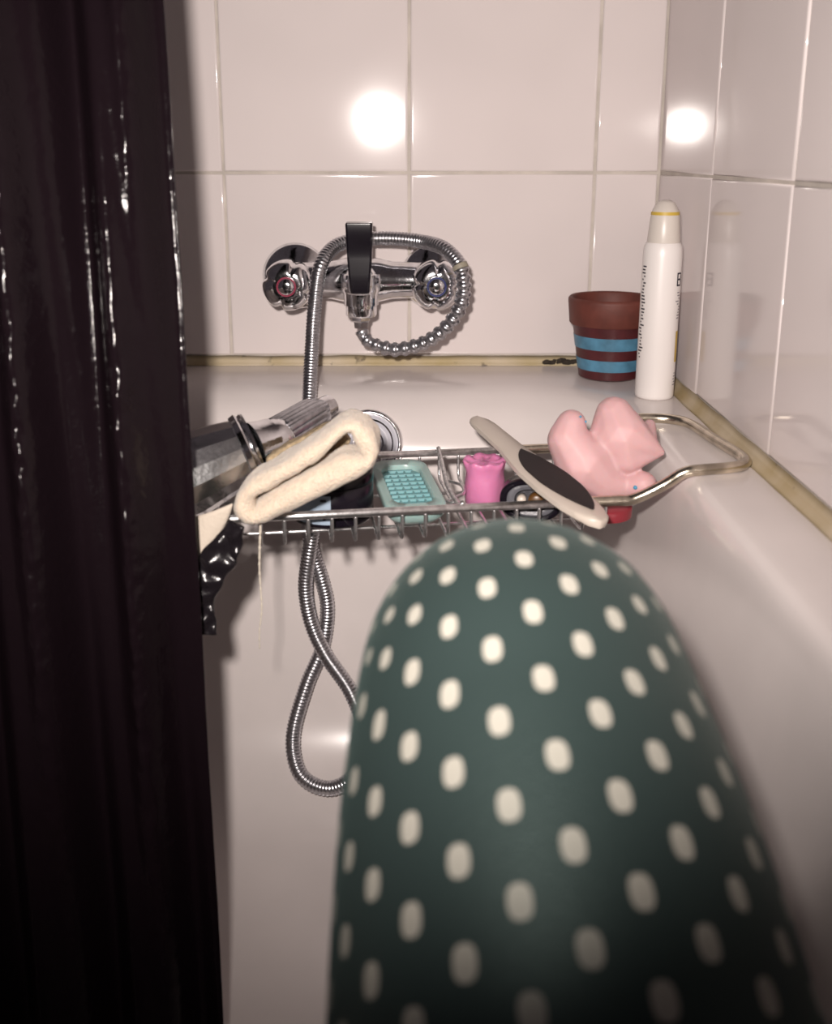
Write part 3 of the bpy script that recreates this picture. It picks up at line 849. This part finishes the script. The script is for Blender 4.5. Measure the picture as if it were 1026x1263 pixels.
# red lid lying under the toy
rx, ry = 0.1490, 0.7480
tag(obj('jar_lid', lathe((rx, ry, FLOORZ), (0, 0, 1), [(0, 0.0195), (0.001, 0.0215), (0.008, 0.0218), (0.0095, 0.0205), (0.0098, 0.010)], 48), M['red'], base=(rx, ry, FLOORZ), angle=50), 'dark red plastic lid on the basket wires under the pink toy', 'lid')

# pink rubber bath toy
TOY = {'body': (0.1355, 0.7640, -0.2345, 0.0230), 'belly': (0.1500, 0.7600, -0.2480, 0.0160), 'flank': (0.1220, 0.7670, -0.2160, 0.0165), 'tail': (0.1247, 0.7690, -0.2035, 0.0120), 'neck': (0.1670, 0.7580, -0.2510, 0.0085), 'head': (0.1797, 0.7530, -0.2475, 0.0108),
       'crest': (0.1585, 0.7740, -0.1975, 0.0152), 'wing': (0.1640, 0.7690, -0.2125, 0.0215), 'wing_end': (0.1795, 0.7630, -0.2190, 0.0125), 'tip': (0.1940, 0.7580, -0.2235, 0.0028), 'web': (0.1500, 0.7700, -0.2240, 0.0145), 'stub': (0.1885, 0.7800, -0.2070, 0.0050), 'low': (0.1680, 0.7600, -0.2290, 0.0120)}
bm = bmesh.new()
for a, b in (('body', 'belly'), ('body', 'flank'), ('flank', 'tail'), ('belly', 'neck'), ('neck', 'head'), ('crest', 'wing'), ('wing', 'wing_end'), ('wing_end', 'tip'), ('crest', 'wing_end'), ('body', 'web'), ('web', 'wing'), ('web', 'crest'), ('wing_end', 'stub'), ('low', 'tip'), ('low', 'wing'), ('low', 'web')):
    for k in range(6):
        x, y, z, r = (p + (q - p) * k / 5 for p, q in zip(TOY[a], TOY[b]))
        bmesh.ops.create_icosphere(bm, subdivisions=2, radius=r, matrix=Matrix.Translation((x, y, z)))
toy = thing('bath_toy', 'pink rubber bath toy with tiny blue eyes in the caddy corner', 'toy', (0.15, 0.752, -0.2615))
tb = obj('toy_body', bm, M['pinktoy'], toy)
rm = tb.modifiers.new('remesh', 'REMESH'); rm.mode = 'VOXEL'; rm.voxel_size = 0.0013; rm.use_smooth_shade = True
sm = tb.modifiers.new('smooth', 'SMOOTH'); sm.factor = 0.6; sm.iterations = 9
for ex, ey, ez, r in ((0.1721, 0.7457, -0.2477, 0.0017), (0.1798, 0.7438, -0.2512, 0.0016)):
    bm = bmesh.new(); bmesh.ops.create_icosphere(bm, subdivisions=2, radius=r, matrix=Matrix.Translation((ex, ey, ez)))
    obj('eye', bm, M['bluepaint'], toy)
for ex, ey, ez, r in ((0.1302, 0.7610, -0.1955, 0.0010), (0.1350, 0.7650, -0.2005, 0.0010)):
    bm = bmesh.new(); bmesh.ops.create_icosphere(bm, subdivisions=2, radius=r, matrix=Matrix.Translation((ex, ey, ez)))
    obj('paint_fleck', bm, M['bluepaint'], toy)

# ------------------------------------------------------------------ black shower curtain hanging inside the tub
def curtain_pt(a, z):
    """a: 0 at the free right-hand edge, 1 at the far left; folds lean a little with height"""
    t = (z + 0.60) / 2.0
    x = -0.1425 - 0.036 * (z + 0.2) - (0.20 + 0.02 * t) * a
    y = 0.632 + 0.15 * (z + 0.2) - 0.09 * a
    lean = 0.55 * z * (1 - a)                     # folds drift towards the free edge lower down
    w_ = 0.013 * math.sin(2 * PI * (a * 3.4 + lean + 0.30)) + 0.004 * math.sin(2 * PI * (a * 8.3 - lean * 2 + 0.1))
    p = Vector((x, y + w_ * min(1, 0.3 + a * 6), z))
    ramp = 0.55 + 0.45 * max(0.0, min(1.0, (0.0 - z) / 0.25))
    ridge = ramp * max(0.0, -w_ / 0.016) ** 3                      # the vinyl is crinkled where the folds stand out
    p.y += (0.0004 + 0.0028 * ridge) * noise.noise(Vector((p.x * 90, z * 60, 5))) + 0.0020 * ridge * noise.noise(Vector((p.x * 240, z * 170, 8)))
    p.x += 0.0012 * noise.noise(Vector((3, z * 9, 2))) * (1 - a)
    return p
g = []
NZ, NA = 620, 180
for i in range(NZ + 1):
    z = -0.605 + 1.75 * i / NZ
    g.append([curtain_pt((j / NA), z) for j in range(NA + 1)])
bm = sheet(g, 0.0009)
tag(obj('shower_curtain', bm, M['curtain'], base=(-0.25, 0.60, -0.60)), 'shiny black shower curtain hanging in folds inside the tub', 'curtain')

# ------------------------------------------------------------------ person sitting in the tub: bent knee in spotted leggings
LEG = [(0.046, 0.770, -0.618, 0.014), (0.047, 0.745, -0.609, 0.026), (0.048, 0.690, -0.598, 0.036), (0.048, 0.640, -0.590, 0.040), (0.049, 0.600, -0.555, 0.038), (0.050, 0.565, -0.490, 0.042), (0.050, 0.510, -0.395, 0.054), (0.050, 0.460, -0.310, 0.058),
       (0.048, 0.425, -0.244, 0.063), (0.046, 0.392, -0.214, 0.0665), (0.0475, 0.352, -0.234, 0.0740), (0.052, 0.300, -0.273, 0.081), (0.059, 0.220, -0.345, 0.088), (0.062, 0.130, -0.435, 0.094), (0.050, 0.030, -0.528, 0.102),
       (-0.030, -0.040, -0.525, 0.106), (-0.120, 0.010, -0.525, 0.102), (-0.175, 0.120, -0.545, 0.088), (-0.215, 0.230, -0.558, 0.072), (-0.225, 0.310, -0.566, 0.062), (-0.165, 0.345, -0.572, 0.056), (-0.110, 0.330, -0.578, 0.050), (-0.070, 0.305, -0.590, 0.040), (-0.050, 0.285, -0.600, 0.036), (-0.050, 0.235, -0.606, 0.030), (-0.052, 0.205, -0.610, 0.016)]
def spline4(L, k):
    P = [tuple(2 * a - b for a, b in zip(L[0], L[1]))] + list(L) + [tuple(2 * a - b for a, b in zip(L[-1], L[-2]))]
    out = []
    for i in range(1, len(P) - 2):
        for q in range(k):
            t = q / k
            out.append(tuple(0.5 * (2 * b + (c - a) * t + (2 * a - 5 * b + 4 * c - d) * t * t + (3 * b - a - 3 * c + d) * t ** 3) for a, b, c, d in zip(*P[i - 1:i + 3])))
    out.append(L[-1])
    return out
D = spline4(LEG, 8)
pts = [Vector(d[:3]) for d in D]
fr = frames(pts, (0, 0, 1))
SEG = 64
bm = bmesh.new()
uvl = bm.loops.layers.uv.new('UVMap')
# distance along the front (knee side) of the leg, measured from the kneecap
kn = min(range(len(pts)), key=lambda i: (pts[i] - Vector((0.049, 0.392, -0.216))).length)
rows_, lens = [], []
for (x, y, t), d, p in zip(fr, D, pts):
    ring = []
    for k in range(SEG):
        a = 2 * PI * k / SEG
        ring.append(p + (x * math.cos(a) + y * math.sin(a)) * d[3])
    rows_.append(ring)
front = [p + y * d[3] for (x, y, t), d, p in zip(fr, D, pts)]
acc = [0.0]
for a, b in zip(front, front[1:]): acc.append(acc[-1] + (b - a).length)
acc = [a - acc[kn] for a in acc]
vr = [[bm.verts.new(p) for p in r] for r in rows_]
for i in range(len(vr) - 1):
    for k in range(SEG):
        j = (k + 1) % SEG
        f = bm.faces.new((vr[i][k], vr[i][j], vr[i + 1][j], vr[i + 1][k]))
        for lp, (uu, vv) in zip(f.loops, ((k, i), (k + 1, i), (k + 1, i + 1), (k, i + 1))):
            lp[uvl].uv = (uu / SEG, acc[vv])
bm.faces.new(list(reversed(vr[0]))); bm.faces.new(vr[-1])
tag(obj('person', bm, M['dots'], base=(0.05, 0.3, -0.64)), 'person in dark green leggings with cream spots, knee bent in the tub', 'person')
